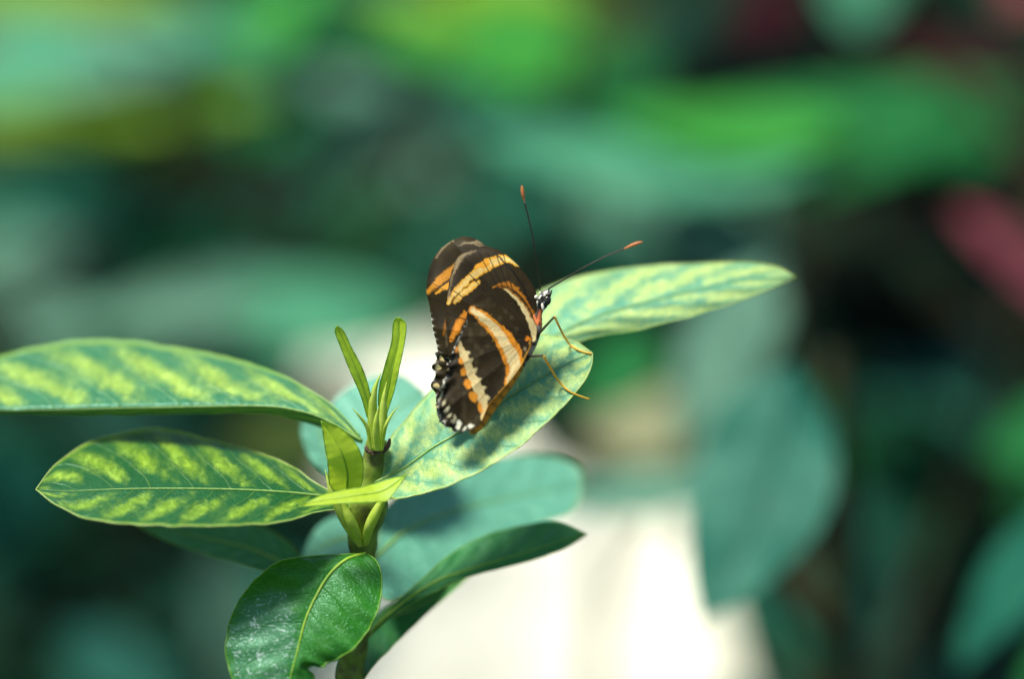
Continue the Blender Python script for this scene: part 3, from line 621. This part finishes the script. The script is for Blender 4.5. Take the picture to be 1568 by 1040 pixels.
def pNH(p, m):
    p.veins((812, 515), [(745, 622), (720, 652), (700, 655), (680, 640), (672, 610), (680, 580), (692, 545), (714, 490), (745, 450)], 0.8, DEEP, 0.55)
    p.lay(np.clip((vnoise(p.x, p.y, 9, 9) - 0.62) * 3, 0, 1) * 0.35, TAN * 0.5)
    # disc band
    p.band([(724, 475), (744, 491), (761, 508), (776, 530), (786, 550), (788, 568), (780, 586)], [12, 19, 21, 24, 30, 30, 16], CREAM * [1, .97, .95], 1.6, edge=ORANGE, edge_frac=0.60)
    p.band([(770, 500), (786, 520), (796, 540), (798, 556)], [2, 5, 7, 4], ORANGE * 1.1, 1.5)
    for k in range(6): p.band([(736 + k * 9, 497 + k * 13), (752 + k * 9, 482 + k * 13)], [1.6, 1.2], AMBER * .8, 1.0, amp=.55)
    # outer band: cream teeth inside, orange ovals outside
    p.band([(703, 524), (709, 542), (717, 562), (726, 584), (736, 605), (742, 628), (740, 642)], [5, 12, 12, 13, 14, 12, 7], CREAM * [1, .96, .9], 1.3)
    for (x, y, r) in [(714, 541, 5), (720, 553, 5.5), (724, 567, 6), (731, 582, 6), (739, 595, 6), (744, 610, 6)]: p.spot(x, y, r, 3.2, CREAM * .97, -0.4)
    for (x, y, rx, ry) in [(700, 536, 3, 5), (706, 554, 4, 6), (710, 570, 4.5, 6.5), (716, 588, 5.5, 7.5), (725, 608, 6, 9), (735, 625, 4, 8)]: p.spot(x, y, rx, ry, AMBER * [1.05, .8, .8], -0.25)
    p.veins((812, 515), [(705, 560), (711, 579), (720, 598), (731, 618)], 0.8, BROWN, 0.45, 0)
    # costal streak and its red dot
    p.band([(772, 443), (782, 449), (796, 463), (808, 483), (816, 502), (818, 520)], [2, 5, 7, 9, 10, 7], CREAM * [1.0, .98, .9], 1.2)
    p.band([(764, 439), (778, 443), (794, 456), (810, 478), (819, 498)], [2, 3, 3, 3, 2], ORANGE * .5, 1.2, amp=.8)
    p.spot(808, 519, 4.5, 3.5, RED); p.spot(803, 535, 2, 3, TAN)
    # pale marks on the margin
    p.lay(np.exp(-m / 7) * np.clip((712 - p.x) / 12, 0, 1) * .8, DEEP)
    for (x, y, rx, ry, a) in [(684, 566, 2, 2.6, .5), (678, 592, 3.2, 2.2, .3), (675, 606, 1.6, 5.5, .35), (680, 618, 1.8, 5.0, .55), (684, 628, 1.7, 5.6, .6), (689, 636, 2.2, 4.6, .7), (695, 643, 2.2, 6.0, .35), (703, 650, 4.2, 7.4, .15), (711, 656, 3.2, 1.6, -.7), (721, 653, 4.6, 3.0, -.15)]:
        p.spot(x, y, rx, ry, WHITE * ([1, .98, .85] if x > 698 else [.72, .66, .45]), a)
    fleck = np.clip(vnoise(p.x, p.y, 4, 21) * 2.6 - 1.2, 0, 1) * np.exp(-m / 1.4)
    p.lay(fleck * np.clip((718 - p.x) / 5, 0, 1), WHITE)
    p.band([(813, 522), (808, 541), (799, 559), (790, 571), (781, 583), (771, 596), (757, 612), (747, 623), (738, 641)], [3, 4, 4, 5, 5, 4, 4, 3, 2], AMBER, 1.5, amp=.45)
def pNF(p, m):
    # band across the forewing, cut by dark veins
    p.band([(794, 406), (776, 396), (756, 401), (738, 413), (716, 429), (700, 446), (686, 464)], [5, 13, 17, 14, 12, 11, 7], CREAM * [1, .86, .55], 1.4, edge=AMBER, edge_frac=.55)
    p.band([(745, 403), (728, 410)], [12, 4], AMBER * [1, .9, .8], 1.6)
    p.band([(733, 431), (722, 440), (708, 450), (696, 464)], [6, 12, 10, 5], CREAM * [1, .82, .45], 1.4, edge=AMBER, edge_frac=.5)
    p.band([(738, 421), (722, 432), (704, 448), (692, 462)], [.6, 1.8, 2.0, 1.6], BROWN, 1.0, amp=.85)
    # lower orange spot and a dim one
    p.band([(713, 480), (704, 494), (697, 508), (691, 521)], [8, 13, 12, 6], AMBER * [1, .75, .7], 1.6, edge=ORANGE * .7, edge_frac=.6)
    # orange line along the base
    p.band([(756, 440), (772, 434), (787, 441), (803, 459), (817, 483), (820, 498)], [3, 7, 8, 7, 6, 4], ORANGE * .62, 2.0)
    p.veins((822, 500), [(700, 398), (728, 378), (742, 378), (757, 381), (771, 390), (686, 440), (684, 480), (683, 520)], 0.9, DEEP, 0.8, -10)
    for k in range(4): p.band([(740 + 6 * k, 378 + 3.0 * k), (762 + 5 * k, 392 + 5 * k), (790 + 3 * k, 420 + 6 * k), (816 - k, 470 + k)], [0.8, 1.4, 1.4, 1], DEEP, 1.0, amp=.85)
    p.band([(728, 384), (712, 390), (702, 400), (696, 416)], [1, 4, 7, 4], TAN * 1.5, 4, amp=.7)
    p.band([(695, 416), (690, 434), (687, 458)], [3, 2, 5], TAN * 1.6, 2.5, amp=.5)
    p.band([(684, 500), (683, 530)], [2, 3], TAN, 2.5, amp=.35)
    p.lay(np.exp(-m / 1.0) * 0.4, DEEP)
def pFF(p, m):
    p.band([(700, 408), (686, 420), (672, 431), (656, 446)], [10, 13, 12, 7], AMBER * [.75, .62, .6], 2.5)
    p.band([(694, 430), (682, 440), (668, 449)], [6, 7, 4], AMBER * [1, .9, .9], 1.6)
    p.band([(692, 424), (676, 435), (660, 446)], [1.4, 1.4, 1.4], BROWN, 1.0, amp=.8)
    p.band([(688, 482), (682, 500), (680, 512)], [4, 7, 4], ORANGE * .35, 2.5)
    for k in range(5): p.band([(702 + 5 * k, 376 - 1.5 * k), (716 + 6 * k, 371), (736 + 3 * k, 377 + k)], [0.6, 1.8, 0.6], TAN * 1.4, 2.2, amp=.6)
    p.band([(694, 368), (680, 378), (668, 394)], [2, 3.5, 2], TAN * 1.4, 1.8, amp=.6)
    p.veins((822, 500), [(655, 430), (655, 455), (661, 490), (666, 520)], 0.9, DEEP, 0.6, -8)
    fl = np.clip(np.sin(p.y * 0.62) * 2 - 0.4, 0, 1) * np.exp(-m / 1.3) * np.clip((p.y - 478) / 6, 0, 1)
    p.lay(fl, WHITE)
def pFH(p, m):
    for (x, y, rx, ry, a) in [(671, 563, 4.5, 4, .4), (668, 592, 5, 4, .2), (674, 604, 2.5, 4, .2), (676, 549, 2, 4, -.6), (671, 620, 3, 5, .5)]: p.spot(x, y, rx, ry, CREAM * [1, .98, .9], a)
    p.band([(683, 537), (687, 546), (690, 556)], [2, 4, 2], TAN * 1.8, 1.5)
    fl = np.clip(np.sin(p.y * 0.5) * 2 - 0.2, 0, 1) * np.exp(-m / 1.3); p.lay(fl * .8, WHITE)
wing('hindwing', [(816, 505), (760, 480), (720, 500), (695, 522), (676, 536), (666, 541), (669, 550), (661, 562), (667, 574), (659, 591), (667, 603), (668, 624), (673, 643), (688, 655), (715, 640), (770, 580)], dFH, pFH, BF, scallop=None)
wing('forewing', [(820, 500), (800, 440), (770, 395), (745, 377), (731, 367), (720, 363), (709, 362), (697, 366), (688, 371), (675, 381), (665, 393), (658, 410), (654, 430), (653, 450), (657, 465), (660, 485), (663, 505), (668, 525), (673, 541), (692, 548), (740, 520)], dFF, pFF, BF)
wing('forewing', [(821, 505), (824, 487), (823, 468), (821, 449), (815, 435), (804, 419), (790, 403), (773, 389), (757, 380), (742, 377), (723, 380), (709, 386), (699, 397), (692, 414), (688, 431), (684, 461), (682, 480), (683, 501), (681, 520), (684, 540), (692, 552), (710, 545), (740, 522), (780, 512)], dNF, pNF, BF)
wing('hindwing', [(822, 518), (822, 502), (813, 476), (799, 455), (785, 443), (764, 438), (745, 448), (730, 456), (721, 466), (716, 478), (713, 492), (708, 505), (700, 521), (693, 538), (687, 556), (682, 575), (676, 590), (670, 605), (669, 624), (673, 643), (688, 656), (704, 662), (726, 657), (736, 647), (747, 623), (757, 611), (771, 595), (782, 582), (791, 570), (800, 557), (808, 541), (815, 528)], dNH, pNH, BF, scallop=ruffle)
# body: abdomen, thorax and head in one skin
bp_ = np.array([(721, 663, 2.5), (725, 660, 5), (735, 650, 7), (748, 630, 8), (764, 606, 8.5), (782, 581, 8.5), (795, 558, 9), (804, 538, 12), (812, 518, 13), (818, 500, 12), (821, 486, 9), (824, 476, 7), (829, 466, 9.5), (833, 458, 10), (836, 450, 8), (838, 445, 4)], float)
s = spline(np.c_[bp_[:, :2], bp_[:, 2]], 90)
bd = body_d(s[:, 0], s[:, 1]) + 0.10
v, f = tube(P(s[:, 0], s[:, 1], bd), s[:, 2] / 77.8 * CM, 22); v = np.array(v)
ii = np.repeat(np.arange(90), 22); kk = np.tile(np.arange(22), 90); ty = s[ii, 1]; tx = s[ii, 0]
jit = nrng.normal(0, 1, len(v))[:, None] * 0.006 * CM; v = v + jit
c = np.tile(ORANGE * [1, 1.1, 1.3], (len(v), 1))
seg_m = (np.sin(ii * 1.05) > 0.72) & (ty > 560); c[seg_m] = AMBER * [.5, .45, .5]
th = (ty < 560) & (ty > 495); c[th] = np.array([0.30, 0.27, 0.20])
nk = (ty <= 500) & (ty > 474); c[nk] = np.array([0.75, 0.20, 0.06]) 
hd = ty <= 474; c[hd] = [0.02, 0.02, 0.016]
n2 = vnoise(ii * 1.0 + 3, kk * 1.7, 2.2, 31); 
w1 = hd & (n2 > 0.72); c[w1] = WHITE * .9
w2 = th & (n2 > 0.55); c[w2] = [0.05, 0.045, 0.03]
w3 = nk & (n2 > 0.62); c[w3] = [0.05, 0.03, 0.02]
bo = link('body', v, f, M['fur'], color=c); put(bo, BF)
# eyes, palps
M['eye'] = simple('dark_eye', (0.012, 0.012, 0.010), (0.05, 0.045, 0.03), 2500, 0.12, 0.1, dist=0.00005)
M['ivory'] = simple('ivory_scales', (0.62, 0.58, 0.42), (0.8, 0.77, 0.62), 2500, 0.6, 0.3)
M['black_leg'] = simple('dark_leg', (0.012, 0.010, 0.006), (0.05, 0.04, 0.02), 1500, 0.4, 0.2, dist=0.0001)
M['amber_leg'] = simple('amber_leg', (0.84, 0.50, 0.03), (0.88, 0.60, 0.08), 1500, 0.4, 0.2, 0.35, dist=0.0001)
M['club'] = simple('club_scales', (0.36, 0.10, 0.02), (0.52, 0.20, 0.05), 1500, 0.5, 0.2, dist=0.0001)
def ball(name, px, py, d, rx, ry, m, par, rot=0.0):
    V = []; F = []; nu_, nv_ = 16, 10
    for i in range(nv_ + 1):
        for j in range(nu_):
            a = math.pi * i / nv_; b = 2 * math.pi * j / nu_
            x = rx * math.sin(a) * math.cos(b); z = ry * math.cos(a); y = min(rx, ry) * math.sin(a) * math.sin(b)
            V.append(P1(px + x * math.cos(rot) - z * math.sin(rot), py + x * math.sin(rot) + z * math.cos(rot), d + y / 77.8))
    for i in range(nv_):
        for j in range(nu_): F.append((i * nu_ + j, i * nu_ + (j + 1) % nu_, (i + 1) * nu_ + (j + 1) % nu_, (i + 1) * nu_ + j))
    o = link(name, V, F, M[m]); put(o, par); return o
hd_d = float(body_d(835, 460))
ball('eye', 838, 460, hd_d + 0.02, 6.0, 8.0, 'eye', BF, 0.2)
ball('eye', 832, 455, hd_d + 0.22, 6.0, 8.0, 'eye', BF, 0.2)
for (x, y, r1, r2, a) in [(831, 470, 2.2, 6, -.15), (821, 455, 2.8, 3.2, 0), (827, 449, 2.2, 1.8, .3), (823, 463, 1.6, 3, 0)]: 
    ball('white_scale_tuft', x, y, hd_d - 0.05, r1, r2, 'ivory', BF, a)
def limb(name, pts, radii, m, par):
    s = spline(pts, 26); r = np.interp(np.linspace(0, 1, 26), np.linspace(0, 1, len(radii)), radii) * (1 + 0.07 * np.sin(np.arange(26) * 2.1))
    v, f = tube(P(s[:, 0], s[:, 1], s[:, 2]), r / 77.8 * CM, 8); o = link(name, v, f, M[m]); put(o, par); return o
limb('palp', [(836, 452, hd_d), (842, 450, hd_d - .02), (845, 444, hd_d - .02)], [2.6, 2.4, 0.8], 'black_leg', BF)
limb('palp', [(834, 450, hd_d + .12), (839, 446, hd_d + .12), (841, 440, hd_d + .12)], [2.4, 2.2, 0.8], 'black_leg', BF)
for sh, cl in [([(827, 444, hd_d), (824, 420, hd_d - .1), (819, 380, hd_d - .25), (811, 340, hd_d - .35), (803, 308, hd_d - .4)], [(803, 308, hd_d - .4), (801, 297, hd_d - .41), (799, 284, hd_d - .42)]),
               ([(840, 442, hd_d), (858, 431, hd_d - .1), (890, 412, hd_d - .3), (925, 394, hd_d - .4), (956, 381, hd_d - .5)], [(956, 381, hd_d - .5), (970, 375, hd_d - .52), (984, 370, hd_d - .55)])]:
    an = limb('antenna', sh, [1.3, 1.0, 1.1, 1.3], 'black_leg', BF)
    cb = limb('antenna_club', cl, [1.3, 1.9, 2.8, 3.0, 2.4, 0.9], 'club', an)
# how deep the leaf under the feet is
VAf = VA.reshape(-1, 3)
def leaf_depth(px, py):
    rel = VAf / CM - CAM; dz = rel @ FW; X = rel[:, 0] / dz / 0.36 * 1568 + 784; Yp = 520 - (rel @ UP) / dz / 0.36 * 1568
    i = np.argmin((X - px) ** 2 + (Yp - py) ** 2); return float(dz[i])
def leg(knee, foot_pts, hip):
    lg = limb('leg', [(*hip, float(body_d(*hip)) + 0.0), (*knee, min(float(body_d(*knee)), leaf_depth(*foot_pts[0])) - 0.25)], [2.6, 2.0, 1.6], 'black_leg', BF)
    pts = [(*knee, min(float(body_d(*knee)), leaf_depth(*foot_pts[0])) - 0.25)]
    n = len(foot_pts)
    for k, (x, y) in enumerate(foot_pts): pts.append((x, y, leaf_depth(x, y) - (0.22, 0.05, 0.03, 0.02)[min(k, 3)]))
    sh = limb('shin', pts, [1.9, 1.7, 1.7, 1.5, 1.3], 'amber_leg', lg)
    return lg
leg((849, 485), [(868, 522), (886, 536), (906, 542)], (822, 514))
leg((832, 545), [(855, 583), (875, 601), (903, 612)], (806, 546))
leg((842, 492), [(850, 530), (846, 560)], (818, 520)) if False else None
